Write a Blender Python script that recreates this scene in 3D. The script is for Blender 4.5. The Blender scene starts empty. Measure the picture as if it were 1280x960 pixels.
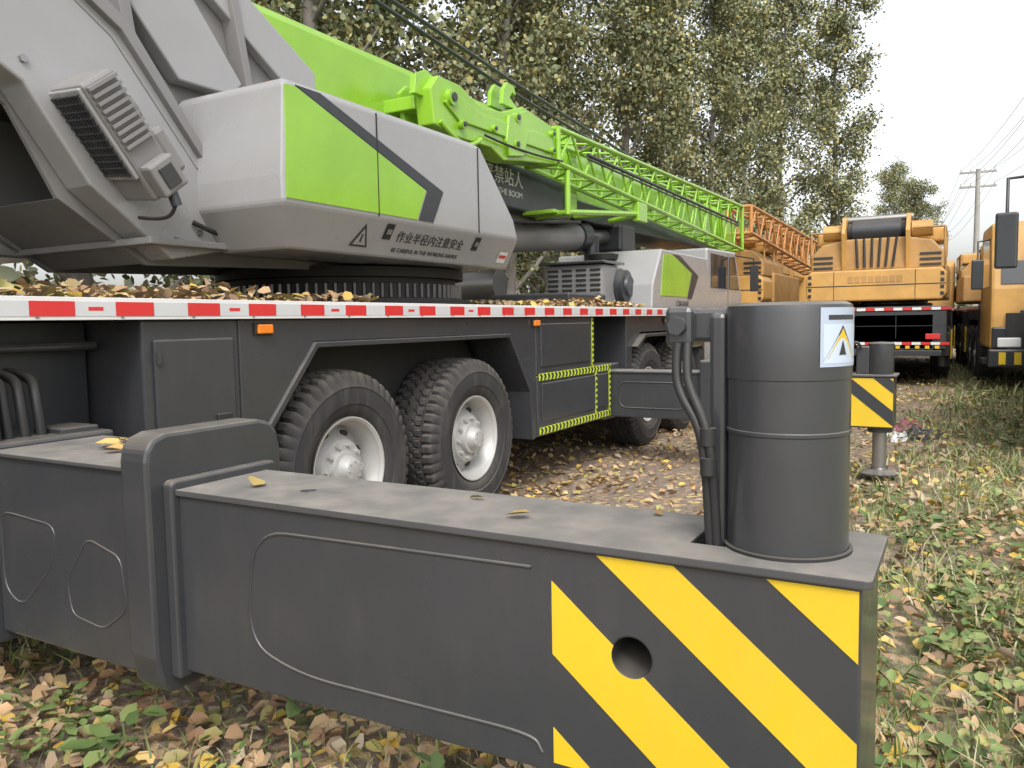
import bpy, bmesh, math, random
import numpy as np
from mathutils import Vector, Matrix
random.seed(7); rng=np.random.default_rng(11)
scene=bpy.context.scene
COL=bpy.context.collection

# ------------------------------------------------------------------ materials
def newmat(name):
    m=bpy.data.materials.new(name); m.use_nodes=True
    nt=m.node_tree; nt.nodes.clear()
    out=nt.nodes.new("ShaderNodeOutputMaterial"); b=nt.nodes.new("ShaderNodeBsdfPrincipled")
    nt.links.new(b.outputs[0],out.inputs[0])
    return m,nt,b
def N(nt,t,**k):
    n=nt.nodes.new(t)
    for a,v in k.items(): setattr(n,a,v)
    return n
def mixc(nt,fac,a,b,mode='MIX'):
    n=nt.nodes.new("ShaderNodeMix"); n.data_type='RGBA'; n.blend_type=mode
    for s,v in ((n.inputs[0],fac),(n.inputs[6],a),(n.inputs[7],b)):
        if hasattr(v,'is_output'): nt.links.new(v,s)
        elif isinstance(v,(int,float)): s.default_value=v
        else: s.default_value=(*v,1) if len(v)==3 else v
    return n.outputs[2]
def ramp(nt,src,stops):
    n=nt.nodes.new("ShaderNodeValToRGB"); nt.links.new(src,n.inputs[0])
    e=n.color_ramp.elements
    while len(e)<len(stops): e.new(.5)
    for el,(p,c) in zip(e,stops):
        el.position=p
        el.color=(c,c,c,1) if isinstance(c,(int,float)) else (*c,1)
    return n.outputs[0]
def noise(nt,scale,detail=6,vec=None,rough=.6):
    n=nt.nodes.new("ShaderNodeTexNoise"); n.inputs['Scale'].default_value=scale
    n.inputs['Detail'].default_value=detail; n.inputs['Roughness'].default_value=rough
    if vec is None:
        g=nt.nodes.new("ShaderNodeNewGeometry"); vec=g.outputs['Position']
    nt.links.new(vec,n.inputs['Vector']); return n.outputs['Fac']
def paint(name,col,rough=.38,dust=.35,metal=0.,var=.22,coat=0.,dustcol=(.24,.21,.17),streak=.05):
    m,nt,b=newmat(name)
    n1=noise(nt,2.3,3)
    base=mixc(nt,ramp(nt,n1,[(.3,0.),(.75,1.)]),col,tuple(c*(1-var) for c in col))
    g=N(nt,"ShaderNodeNewGeometry")
    vm=N(nt,"ShaderNodeVectorMath",operation='MULTIPLY'); nt.links.new(g.outputs['Position'],vm.inputs[0]); vm.inputs[1].default_value=(1,1,.22)
    sc=ramp(nt,noise(nt,17,3,vm.outputs[0]),[(.48,0.),(.78,streak)])
    base=mixc(nt,sc,base,tuple(min(1,c*.6+.6*d) for c,d in zip(col,dustcol)))
    sx=N(nt,"ShaderNodeSeparateXYZ"); nt.links.new(g.outputs['Normal'],sx.inputs[0])
    up=ramp(nt,sx.outputs['Z'],[(.2,0.05),(.95,1.)])
    mm=N(nt,"ShaderNodeMath",operation='MULTIPLY'); nt.links.new(up,mm.inputs[0]); nt.links.new(ramp(nt,noise(nt,7,3),[(.25,.35),(.7,1.)]),mm.inputs[1])
    m2=N(nt,"ShaderNodeMath",operation='MULTIPLY'); nt.links.new(mm.outputs[0],m2.inputs[0]); m2.inputs[1].default_value=dust*1.4
    base=mixc(nt,m2.outputs[0],base,dustcol)
    nt.links.new(base,b.inputs['Base Color'])
    r=N(nt,"ShaderNodeMapRange"); nt.links.new(n1,r.inputs[0]); r.inputs[3].default_value=max(.05,rough-.12); r.inputs[4].default_value=rough+.12
    a=N(nt,"ShaderNodeMath",operation='ADD'); nt.links.new(r.outputs[0],a.inputs[0]); nt.links.new(m2.outputs[0],a.inputs[1]); a.use_clamp=True
    nt.links.new(a.outputs[0],b.inputs['Roughness'])
    b.inputs['Metallic'].default_value=metal
    if coat: b.inputs['Coat Weight'].default_value=coat; b.inputs['Coat Roughness'].default_value=.12
    if coat:
        bp=N(nt,"ShaderNodeBump"); bp.inputs['Strength'].default_value=.15; bp.inputs['Distance'].default_value=.006
        nt.links.new(noise(nt,9,1),bp.inputs['Height']); nt.links.new(bp.outputs[0],b.inputs['Normal'])
    return m
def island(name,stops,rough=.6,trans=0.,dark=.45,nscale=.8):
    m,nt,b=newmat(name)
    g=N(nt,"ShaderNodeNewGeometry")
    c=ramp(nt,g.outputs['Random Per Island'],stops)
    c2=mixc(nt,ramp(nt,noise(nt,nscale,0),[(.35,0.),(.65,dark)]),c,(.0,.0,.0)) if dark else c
    nt.links.new(c2,b.inputs['Base Color']); b.inputs['Roughness'].default_value=rough
    b.inputs['Specular IOR Level'].default_value=.3
    if trans:
        out=[n for n in nt.nodes if n.type=='OUTPUT_MATERIAL'][0]
        t=N(nt,"ShaderNodeBsdfTranslucent"); nt.links.new(c,t.inputs[0])
        ms=N(nt,"ShaderNodeMixShader"); ms.inputs[0].default_value=trans
        nt.links.new(b.outputs[0],ms.inputs[1]); nt.links.new(t.outputs[0],ms.inputs[2]); nt.links.new(ms.outputs[0],out.inputs[0])
    return m
DG=paint("dark_grey_paint",(.036,.039,.045),.28,.42,coat=.4,var=.15)
DGT=paint("dark_grey_top_plate",(.06,.06,.065),.42,.62,dustcol=(.26,.24,.21))
DK=paint("chassis_black",(.016,.017,.018),.6,.3)
GR=paint("panel_grey_paint",(.31,.31,.315),.28,.15,var=.1,coat=.35,streak=.10,dustcol=(.2,.18,.15))
GR2=paint("frame_grey_paint",(.22,.215,.215),.4,.2,var=.18,streak=.15,dustcol=(.15,.13,.11))
GN=paint("lime_green_paint",(.250,.49,.032),.26,.15,var=.18,coat=.35,dustcol=(.25,.30,.12),streak=.14)
CH=paint("charcoal_paint",(.03,.034,.04),.35,.2)
YL=paint("hazard_yellow",(.66,.45,.02),.4,.15,var=.14,streak=.1)
OR=paint("crane_orange_paint",(.62,.35,.10),.4,.3,var=.3,streak=.3,dustcol=(.16,.12,.08))
OR2=paint("crane_dull_orange_paint",(.48,.27,.09),.5,.4,var=.35,streak=.35,dustcol=(.14,.11,.08))
WH=paint("white_paint",(.7,.7,.69),.4,.1,var=.1)
RD=paint("reflective_red",(.60,.03,.03),.35,.1,var=.1)
AM=paint("amber_lens",(.8,.22,.02),.2,.05)
AY=paint("fluoro_yellow",(.55,.66,.05),.35,.08,var=.05)
TY=paint("tyre_rubber",(.026,.026,.028),.75,.6,var=.3,dustcol=(.17,.15,.125),streak=.35)
RM=paint("wheel_silver",(.50,.50,.49),.42,.25,metal=.25,var=.25,streak=.4,dustcol=(.2,.17,.14))
ST=paint("steel_bright",(.35,.34,.33),.3,.2,metal=.8)
RB=paint("rubber_hose",(.02,.02,.022),.5,.3)
GL,nt,b=newmat("dark_glass"); b.inputs['Base Color'].default_value=(.02,.025,.03,1); b.inputs['Roughness'].default_value=.06
BARK=paint("bark",(.22,.20,.175),.85,.1,var=.4)
CONC=paint("pole_concrete",(.33,.32,.30),.8,.1)

# ------------------------------------------------------------------ helpers
def empty(name,loc=(0,0,0),yaw=0):
    e=bpy.data.objects.new(name,None); COL.objects.link(e); e.location=loc; e.rotation_euler=(0,0,yaw); e.empty_display_size=.3
    return e
def obj(name,me,parent=None,mat=None):
    o=bpy.data.objects.new(name,me); COL.objects.link(o)
    if parent: o.parent=parent
    if mat: me.materials.append(mat)
    return o
def bev(o,w,seg=2):
    if w>0:
        m=o.modifiers.new("bevel","BEVEL"); m.width=w; m.segments=seg; m.limit_method='ANGLE'; m.angle_limit=math.radians(25); m.harden_normals=False
    return o
def pyd(name,v,f,parent=None,mat=None,bevel=0,smooth=False):
    me=bpy.data.meshes.new(name); me.from_pydata([tuple(x) for x in v],[],f); me.update()
    bm=bmesh.new(); bm.from_mesh(me); bmesh.ops.recalc_face_normals(bm,faces=bm.faces); bm.to_mesh(me); bm.free()
    if smooth:
        for p in me.polygons: p.use_smooth=True
    return bev(obj(name,me,parent,mat),bevel)
def box(P,name,x0,x1,y0,y1,z0,z1,mat,bevel=.006):
    v=[(x,y,z) for x in (x0,x1) for y in (y0,y1) for z in (z0,z1)]
    f=[(0,1,3,2),(4,6,7,5),(0,4,5,1),(2,3,7,6),(0,2,6,4),(1,5,7,3)]
    return pyd(name,v,f,P,mat,bevel)
def prism(P,name,pts,a0,a1,mat,axis='x',bevel=.006):
    n=len(pts)
    def mk(p,a):
        return (a,p[0],p[1]) if axis=='x' else ((p[0],a,p[1]) if axis=='y' else (p[0],p[1],a))
    v=[mk(p,a0) for p in pts]+[mk(p,a1) for p in pts]
    f=[tuple(range(n)),tuple(range(2*n-1,n-1,-1))]+[(i,(i+1)%n,(i+1)%n+n,i+n) for i in range(n)]
    return pyd(name,v,f,P,mat,bevel)
def cyl(P,name,p0,p1,r0,mat,r1=None,seg=32,cap=True):
    p0=Vector(p0);p1=Vector(p1); r1=r0 if r1 is None else r1
    d=(p1-p0).normalized(); a=d.orthogonal().normalized(); b2=d.cross(a)
    bm=bmesh.new(); A=[];B=[]
    for i in range(seg):
        t=2*math.pi*i/seg; o=a*math.cos(t)+b2*math.sin(t)
        A.append(bm.verts.new(p0+o*r0)); B.append(bm.verts.new(p1+o*r1))
    for i in range(seg):
        f=bm.faces.new((A[i],A[(i+1)%seg],B[(i+1)%seg],B[i])); f.smooth=True
    if cap:
        bm.faces.new(A[::-1]); bm.faces.new(B)
        for f in bm.faces:
            if len(f.verts)==seg:
                for e in f.edges: e.smooth=False
    bmesh.ops.recalc_face_normals(bm,faces=bm.faces)
    me=bpy.data.meshes.new(name); bm.to_mesh(me); bm.free()
    return obj(name,me,P,mat)
def lathe(P,name,p0,axis,prof,mat,seg=48):
    p0=Vector(p0); d=Vector(axis).normalized(); a=d.orthogonal().normalized(); b2=d.cross(a)
    v=[];f=[]
    for (h,r) in prof:
        for i in range(seg):
            t=2*math.pi*i/seg; v.append(p0+d*h+(a*math.cos(t)+b2*math.sin(t))*r)
    for k in range(len(prof)-1):
        for i in range(seg):
            f.append((k*seg+i,k*seg+(i+1)%seg,(k+1)*seg+(i+1)%seg,(k+1)*seg+i))
    o=pyd(name,v,f,P,mat,0,True)
    o.data.set_sharp_from_angle(angle=math.radians(35))
    return o
def tube(P,name,pts,r,mat,cyclic=False,smooth=False,res=3):
    c=bpy.data.curves.new(name,'CURVE'); c.dimensions='3D'; c.bevel_depth=r; c.bevel_resolution=res; c.use_fill_caps=True
    if smooth:
        s=c.splines.new('NURBS'); s.points.add(len(pts)-1)
        for p,q in zip(s.points,pts): p.co=(*q,1)
        s.order_u=3; s.use_endpoint_u=True; s.resolution_u=6
    else:
        s=c.splines.new('POLY'); s.points.add(len(pts)-1)
        for p,q in zip(s.points,pts): p.co=(*q,1)
    s.use_cyclic_u=cyclic
    o=bpy.data.objects.new(name,c); COL.objects.link(o); o.parent=P; c.materials.append(mat); return o
def text(P,name,body,loc,rot,size,mat,sx=1):
    t=bpy.data.curves.new(name,"FONT"); t.body=body; t.size=size; t.extrude=.001; t.materials.append(mat)
    o=bpy.data.objects.new(name,t); COL.objects.link(o); o.parent=P; o.location=loc; o.rotation_euler=rot; o.scale=(sx,1,1); return o
def multicyl(P,name,segs,r,mat,sides=8):
    v=[];f=[]
    for (p0,p1,*rr) in segs:
        p0=Vector(p0);p1=Vector(p1); d=(p1-p0).normalized(); a=d.orthogonal().normalized(); b2=d.cross(a); q=rr[0] if rr else r
        n=len(v)
        for p in (p0,p1):
            for i in range(sides):
                t=2*math.pi*i/sides; v.append(p+(a*math.cos(t)+b2*math.sin(t))*q)
        f+=[(n+i,n+(i+1)%sides,n+sides+(i+1)%sides,n+sides+i) for i in range(sides)]
        f.append(tuple(range(n,n+sides))); f.append(tuple(range(n+sides,n+2*sides)))
    o=pyd(name,v,f,P,mat,0,True); o.data.set_sharp_from_angle(angle=math.radians(50)); return o
def multibox(P,name,bxs,mat,bevel=0):
    v=[];f=[]
    for (x0,x1,y0,y1,z0,z1) in bxs:
        n=len(v); v+=[(x,y,z) for x in (x0,x1) for y in (y0,y1) for z in (z0,z1)]
        f+=[tuple(n+i for i in q) for q in ((0,1,3,2),(4,6,7,5),(0,4,5,1),(2,3,7,6),(0,2,6,4),(1,5,7,3))]
    return pyd(name,v,f,P,mat,bevel)
def clip(poly,a,b_,c):
    out=[]
    for i in range(len(poly)):
        p=poly[i];q=poly[(i+1)%len(poly)]
        dp=a*p[0]+b_*p[1]-c; dq=a*q[0]+b_*q[1]-c
        if dp>=0: out.append(p)
        if dp*dq<0:
            t=dp/(dp-dq); out.append((p[0]+t*(q[0]-p[0]),p[1]+t*(q[1]-p[1])))
    return out
def cut(o,cutters):
    for c in cutters:
        m=o.modifiers.new("b","BOOLEAN"); m.object=c; m.operation='DIFFERENCE'; m.solver='EXACT'
    bpy.context.view_layer.update()
    dg=bpy.context.evaluated_depsgraph_get()
    me=bpy.data.meshes.new_from_object(o.evaluated_get(dg)); o.modifiers.clear(); o.data=me

# ------------------------------------------------------------------ wheel mesh (axis along x, outer face +x)
def wheel_mesh():
    seg=200
    prof=[(.035,.001,1),(.035,.05,1),(.03,.062,1),(.0,.075,1),(-.02,.08,1),(-.022,.105,1),(-.055,.11,1),(-.06,.165,1),(-.11,.195,1),(-.135,.240,1),(-.05,.250,1),(-.03,.266,1),(-.008,.272,1),(.004,.286,1),(.004,.294,1),
      (-.012,.296,0),(.006,.318,0),(.018,.35,0),(.020,.362,0),(.026,.366,0),(.030,.41,0),(.026,.455,0),(.030,.46,0),(.026,.468,0),(.012,.505,2),(.0,.532,3),(-.015,.545,3),(-.06,.552,3),(-.066,.536,0),(-.076,.536,0),(-.082,.554,4),(-.118,.555,4),(-.124,.538,0),(-.134,.538,0),(-.14,.555,3),(-.175,.555,3)]
    mir=[(-.28-x,r,k) for x,r,k in reversed(prof[15:-1])]
    prof=prof+[(-.195,.54,0)]+mir[2:]
    v=[];f=[];mi=[]
    for k,(x,r,t) in enumerate(prof):
        for i in range(seg):
            ph=i%4
            rr=r; xx=x
            if t==3 and ph==0: rr=r-.018
            if t==2 and ph==0: rr=r-.008; xx=x-.010
            if t==4 and (i+2)%4==0: rr=r-.016
            a=2*math.pi*i/seg
            v.append((xx,rr*math.cos(a),rr*math.sin(a)))
    for k in range(len(prof)-1):
        m=1 if (prof[k][2]==1 and prof[k+1][2]==1) else 0
        for i in range(seg):
            f.append((k*seg+i,k*seg+(i+1)%seg,(k+1)*seg+(i+1)%seg,(k+1)*seg+i)); mi.append(m)
    def addcyl(c,r,h,m,s=10,sy=1):
        n=len(v); ang=math.atan2(c[2],c[1])
        for x in (c[0],c[0]+h):
            for i in range(s):
                t=2*math.pi*i/s; y=r*math.cos(t); z=r*sy*math.sin(t)
                v.append((x,c[1]+y*math.cos(ang)-z*math.sin(ang),c[2]+y*math.sin(ang)+z*math.cos(ang)))
        for i in range(s): f.append((n+i,n+(i+1)%s,n+s+(i+1)%s,n+s+i)); mi.append(m)
        f.append(tuple(range(n+s,n+2*s))); mi.append(m)
    for i in range(10):
        a=2*math.pi*i/10; addcyl((-.062,.138*math.cos(a),.138*math.sin(a)),.014,.03,1,6)
    for i in range(8):
        a=2*math.pi*(i+.5)/8; addcyl((-.118,.205*math.cos(a),.205*math.sin(a)),.017,.014,2,14,1.7)
    for i in range(8):
        a=2*math.pi*i/8; addcyl((.028,.05*math.cos(a),.05*math.sin(a)),.006,.012,1,6)
    me=bpy.data.meshes.new("wheel"); me.from_pydata(v,[],f); me.update()
    for p,m in zip(me.polygons,mi): p.material_index=m; p.use_smooth=True
    bm=bmesh.new(); bm.from_mesh(me); bmesh.ops.recalc_face_normals(bm,faces=bm.faces); bm.to_mesh(me); bm.free()
    me.set_sharp_from_angle(angle=math.radians(32))
    for m in (TY,RM,DK): me.materials.append(m)
    return me
WM=wheel_mesh()
def wheel(P,name,x,y,z=.55,flip=False,rot=0.):
    o=bpy.data.objects.new(name,WM); COL.objects.link(o); o.parent=P; o.location=(x,y,z); o.rotation_euler=(rot,0,math.pi if flip else 0); return o

def leaf_mesh(name,pos,length,width,yaw,tilt,roll,fold,mat,parent=None):
    n=len(pos)
    base=np.array([(0,0,0),(.42,.28,0),(.38,.68,0),(0,1,0),(-.38,.68,0),(-.42,.28,0)])
    L=np.zeros((n,6,3)); L[:,:,0]=base[:,0]*width[:,None]*2; L[:,:,1]=(base[:,1]-.5)*length[:,None]
    L[:,:,2]=np.abs(base[:,0])*width[:,None]*2*fold[:,None]+ (base[:,1]-.5)**2*length[:,None]*.25*fold[:,None]
    def rot(L,a,i,j):
        c=np.cos(a)[:,None]; s=np.sin(a)[:,None]; x=L[:,:,i].copy(); y=L[:,:,j].copy()
        L[:,:,i]=c*x-s*y; L[:,:,j]=s*x+c*y
    rot(L,roll,2,0); rot(L,tilt,1,2); rot(L,yaw,0,1)
    L+=pos[:,None,:]
    v=L.reshape(-1,3)
    me=bpy.data.meshes.new(name)
    me.vertices.add(n*6); me.vertices.foreach_set("co",v.ravel())
    q=np.array([[0,1,2,3],[0,3,4,5]]); loops=(q[None]+(np.arange(n)*6)[:,None,None]).reshape(-1)
    me.loops.add(len(loops)); me.loops.foreach_set("vertex_index",loops.astype(np.int32))
    me.polygons.add(n*2); me.polygons.foreach_set("loop_start",(np.arange(n*2)*4).astype(np.int32))
    me.update(calc_edges=True); me.validate()
    return obj(name,me,parent,mat)
LEAFMAT=island("fallen_leaf",[(0,(.44,.26,.13)),(.18,(.52,.37,.21)),(.36,(.32,.18,.10)),(.5,(.56,.44,.28)),(.62,(.62,.40,.07)),(.74,(.40,.37,.13)),(.84,(.20,.12,.07)),(1,(.58,.48,.33))],.55,0,.35)

# ================================================================== MAIN CRANE
C=empty("mobile_crane")
box(C,"chassis_frame",-5.25,-3.28,-1.6,12.6,.62,1.36,DK)
box(C,"deck",-5.56,-2.86,-1.8,9.05,1.385,1.465,DGT,.008)
box(C,"deck_edge_lip",-2.858,-2.848,-1.8,9.05,1.383,1.468,WH,.002)
box(C,"deck_edge_lip_back",-5.572,-5.562,-1.8,9.05,1.383,1.468,WH,.002)
reds=[];y=1.62-.33*10
while y<9.0: reds.append((-2.8478,-2.8455,y,min(y+.165,9.04),1.397,1.452)); y+=.33
multibox(C,"red_reflectors",reds,RD)
whites=[];y=1.62+.167-.33*10
while y<9.0: whites.append((-2.8478,-2.846,y,min(y+.161,9.04),1.397,1.452)); y+=.33
multibox(C,"white_reflectors",whites,paint("reflective_white",(.55,.56,.57),.3,.05,var=.1))
multibox(C,"reflector_print",[(-2.8459,-2.8452,yy+.05,yy+.11,1.418,1.432) for yy in np.arange(1.62+.167-.33*6,4.5,.66)],RD)
multibox(C,"deck_rivets",[(-2.8478,-2.845,yy,yy+.012,1.39,1.396) for yy in np.arange(-1,9,.33)],ST)
box(C,"far_side_skirt",-5.5,-5.3,-1.6,9,.9,1.38,DG)
box(C,"recess_back_wall",-3.27,-3.24,-1.6,2.07,.62,1.38,CH)
box(C,"recess_shelf",-3.24,-2.95,.2,1.35,1.0,1.03,DG)
for i,yy in enumerate((1.60,1.66,1.72)):
    tube(C,"hydraulic_hose_%d"%i,[(-3.0,yy+.02,.75),(-2.99,yy,.95),(-3.0,yy-.01,1.1),(-3.05,yy+.01,1.18),(-3.2,yy,1.19)],.019,RB,smooth=True)
cyl(C,"accumulator",(-3.0,1.50,.85),(-3.0,1.50,1.16),.07,DG); cyl(C,"accumulator_cap",(-3.0,1.50,1.16),(-3.0,1.50,1.2),.045,DK)
box(C,"recess_bracket",-3.1,-2.92,1.75,1.9,.86,.98,DG)
tube(C,"pipe_run",[(-3.15,-1,1.28),(-3.15,2.05,1.28)],.018,DG)
box(C,"tool_cabinet",-3.28,-2.885,2.08,2.575,.62,1.383,DG,.01)
box(C,"cabinet_door",-2.886,-2.868,2.125,2.535,.72,1.30,DG,.008)
box(C,"cabinet_latch",-2.869,-2.855,2.42,2.50,.93,.965,DK,.004)
multibox(C,"cabinet_hinges",[(-2.872,-2.855,2.128,2.145,z,z+.05) for z in (.8,1.2)],DG)
arch=[(2.577,1.383),(2.577,.62),(2.66,.62),(2.71,.86),(3.06,1.262),(5.07,1.262),(5.39,.82),(5.42,.44),(5.49,.44),(5.49,1.383)]
prism(C,"wheel_arch_panel",arch,-3.26,-2.885,DG,'x',.008)
lip=[(2.66,.62),(2.71,.86),(3.06,1.262),(5.07,1.262),(5.39,.82),(5.42,.44)]
lipin=[(2.69,.62),(2.74,.85),(3.075,1.235),(5.055,1.235),(5.36,.81),(5.39,.44)]
prism(C,"wheel_arch_lip",lip+lipin[::-1],-3.2,-2.865,DG,'x',.004)
box(C,"arch_roof",-3.6,-3.2,2.7,5.4,1.24,1.27,DK)
box(C,"fuel_box_upper",-3.26,-2.882,5.492,6.60,.925,1.383,DG,.01)
box(C,"fuel_box_lower",-3.26,-2.875,5.492,6.965,.445,.923,DG,.01)
box(C,"box_door",-2.884,-2.870,5.56,6.50,.99,1.33,DG,.006)
box(C,"box_seam_panel",-2.877,-2.867,5.56,6.9,.555,.86,DG,.006)
def arrowstrip(nm,y0,y1,z0,z1,x=-2.866,vert=False):
    box(C,nm+"_base",x-.004,x,y0,y1,z0,z1,AY,0)
    v=[];f=[]
    s=(z1-z0) if not vert else (y1-y0)
    L=(y1-y0) if not vert else (z1-z0)
    k=int(L/(s*1.15)); st=L/k
    for i in range(k):
        a=i*st+.1*s
        pts=[(a,.06*s),(a+.62*s,.06*s),(a+1.0*s,.5*s),(a+.62*s,.94*s),(a,.94*s),(a+.38*s,.5*s)]
        n=len(v)
        for p in pts:
            v.append((x+.002,y0+p[0],z0+p[1]) if not vert else (x+.002,y0+p[1],z0+p[0]))
        f+=[(n,n+1,n+2,n+5),(n+5,n+2,n+3,n+4)]
    pyd(nm+"_arrows",v,f,C,CH)
arrowstrip("strip_top",5.51,6.95,.885,.94); arrowstrip("strip_bottom",5.51,6.95,.46,.515)
arrowstrip("strip_post",6.60,6.64,.52,.88,vert=True); arrowstrip("strip_end",6.915,6.955,.52,.88,vert=True); arrowstrip("strip_upper_post",6.55,6.59,.945,1.37,x=-2.875,vert=True)
for i,(yy,zz) in enumerate(((2.72,1.335),(5.48,1.335),(8.6,1.335))):
    box(C,"side_marker_base_%d"%i,-2.888,-2.872,yy-.055,yy+.055,zz-.03,zz+.03,DK,.004); box(C,"side_marker_lens_%d"%i,-2.874,-2.855,yy-.045,yy+.045,zz-.022,zz+.022,AM,.006)
box(C,"front_body_core",-5.3,-3.3,7.3,13.0,.7,1.4,DK)
box(C,"front_outrigger_housing",-5.5,-2.95,6.97,7.38,.40,.93,DG,.012)
prism(C,"front_arch_panel",[(7.45,1.383),(7.45,.55),(7.55,.55),(7.62,1.1),(7.85,1.22),(9.7,1.22),(9.95,1.0),(9.97,.6),(10.2,.6),(10.2,1.383)],-3.26,-2.90,DG,'x',.008)
prism(C,"front_fender",[(7.6,1.08),(7.85,1.2),(9.7,1.2),(9.95,.98),(9.93,.96),(9.7,1.17),(7.86,1.17),(7.63,1.05)],-3.25,-2.84,DG,'x',.003)
for i,(yy,fl) in enumerate(((3.36,0),(4.66,0),(8.15,0),(9.4,0))):
    wheel(C,"wheel_near_%d"%i,-2.93,yy,.55,False,i*.7)
    wheel(C,"wheel_far_%d"%i,-5.47,yy,.55,True,i*1.3)
    if i<2: wheel(C,"wheel_near_inner_%d"%i,-3.28,yy,.55,True,.4)
    cyl(C,"axle_%d"%i,(-5.2,yy,.55),(-3.1,yy,.55),.09,DK)
prism(C,"driver_cab",[(10.6,.75),(10.6,1.5),(11.0,1.55),(11.05,2.32),(12.6,2.36),(13.0,1.7),(13.05,.75)],-5.4,-3.1,GR,'x',.03)
box(C,"cab_side_window",-3.102,-3.09,11.2,12.1,1.78,2.26,GL,.01)
prism(C,"cab_quarter_window",[(12.2,1.78),(12.2,2.26),(12.5,2.28),(12.8,1.78)],-3.102,-3.09,GL,'x',.004)
box(C,"cab_door_line",-3.101,-3.096,12.14,12.15,.9,2.3,CH,0)
pyd("windscreen",[(-5.2,12.66,2.3),(-3.3,12.66,2.3),(-3.3,13.02,1.72),(-5.2,13.02,1.72)],[(0,1,2,3)],C,GL)
tube(C,"cab_mirror_arm",[(-3.08,12.5,2.3),(-2.85,12.7,2.25),(-2.82,12.7,1.9)],.012,DK); box(C,"cab_mirror",-2.9,-2.78,12.68,12.74,1.75,2.15,DK,.01)
hood=[(8.66,1.47),(8.70,1.75),(9.0,2.16),(10.9,2.16),(10.95,1.47)]
prism(C,"engine_hood",hood,-3.75,-3.06,GR,'x',.02)
prism(C,"hood_green",[(8.95,1.62),(9.05,2.10),(9.35,2.12),(10.15,1.93),(9.95,1.62)],-3.062,-3.054,GN,'x',0)
prism(C,"hood_chevron",[(9.37,2.12),(9.65,2.12),(10.45,1.9),(10.15,1.6),(9.97,1.6),(10.17,1.92)],-3.062,-3.053,CH,'x',0)
text(C,"hood_lettering","CRANE",(-3.05,9.5,1.50),(math.radians(90),0,math.radians(90)),.10,CH,1.6)
box(C,"radiator_housing",-4.15,-3.43,8.15,8.62,1.47,1.97,GR2,.05)
multibox(C,"radiator_slots",[(-4.1+.17*c,-3.98+.17*c,8.14,8.16,1.56+.055*r,1.585+.055*r) for c in range(4) for r in range(7)],DK)
box(C,"radiator_top_bar",-4.2,-3.4,8.1,8.7,1.97,2.0,DG,.01)
lathe(C,"air_cleaner",(-3.9,8.62,1.73),(1,0,0),[(0,.0),(0,.17),(.02,.19),(.45,.19),(.46,.20),(.49,.20),(.50,.185),(.56,.18),(.57,.12),(.6,.11),(.6,.0)],CH)
lathe(C,"air_precleaner",(-3.75,8.9,1.92),(0,0,1),[(0,.09),(.12,.09),(.14,.17),(.2,.18),(.22,.12),(.23,0)],DK)
tube(C,"air_duct",[(-3.9,8.62,1.73),(-4.1,8.62,1.75),(-4.3,8.9,1.7)],.09,RB,smooth=True)
box(C,"deck_toolbox",-4.2,-3.3,7.0,7.9,1.467,1.62,CH,.02)
cyl(C,"exhaust_muffler",(-4.9,7.4,1.75),(-4.3,7.4,1.75),.16,ST)
cyl(C,"post_mount",(-3.9,8.9,1.6),(-3.9,8.9,2.35),.09,CH)
# ---------- rear outrigger (near)
O=C
box(O,"outrigger_housing",-5.6,-2.87,1.42,1.93,.27,.96,DG,.012)
box(O,"outrigger_outer_beam",-2.868,-2.02,1.475,1.865,.315,.928,DG,.008)
box(O,"outer_beam_top_plate",-2.868,-2.0,1.46,1.88,.929,.943,DGT,.003)
col=[(1.43,.40),(1.43,.97),(1.437,1.005),(1.458,1.033),(1.50,1.047),(1.85,1.047),(1.90,1.033),(1.93,1.0),(1.94,.95),(1.94,.30),(1.9,.28),(1.48,.28),(1.45,.31)]
prism(O,"outrigger_collar",col,-2.115,-1.995,DG,'x',.012)
prism(O,"collar_inner_ledge",[(1.478,.33),(1.478,.90),(1.49,.912),(1.87,.912),(1.88,.90),(1.88,.33)],-1.996,-1.955,DG,'x',.008)
beam=prism(O,"outrigger_inner_beam",[(-2.1,.345),(-2.1,.868),(-.145,.868),(-.145,.375),(-.8,.36)],1.505,1.825,DG,'y',.0)
top=prism(O,"inner_beam_top_plate",[(-2.1,1.492),(-.138,1.492),(-.128,1.502),(-.128,1.828),(-.138,1.838),(-2.1,1.838)],.869,.886,DGT,'z',.0)
cutA=cyl(None,"cutA",(-.58,1.40,.655),(-.58,1.70,.655),.043,DK,seg=40)
cutB=box(None,"cutB",-.485,-.40,1.60,1.74,.80,1.0,DK,0)
cutC=cyl(None,"cutC",(-1.60,1.655,.7),(-1.60,1.655,1.0),.022,DK)
cut(beam,[cutA,cutB,cutC])
cut(top,[cutB,cutC])
rect=[(-.76,.385),(-.15,.385),(-.15,.862),(-.76,.862)]
for i,(lo,hi) in enumerate(((.604,2),(.318,.455),(.0,.162),(-.33,-.165))):
    pl=clip(rect,.83,1,lo); pl=clip(pl,-.83,-1,-hi)
    if len(pl)>2:
        s=prism(O,"hazard_stripe_%d"%i,pl,1.5032,1.5045,YL,'y',0)
        if i in (1,2): cut(s,[cutA])
for c in (cutA,cutB,cutC): bpy.data.objects.remove(c)
lathe(O,"beam_bore_liner",(-.58,1.51,.655),(0,1,0),[(0,.0425),(.18,.0425),(.18,0)],DK,40)
bev(beam,.005,2); bev(top,.003,2)
def bead(nm,pts,y,r=.006,cyc=False):
    tube(O,nm,[(x,y,z) for x,z in pts],r,DG,cyc)
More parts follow.
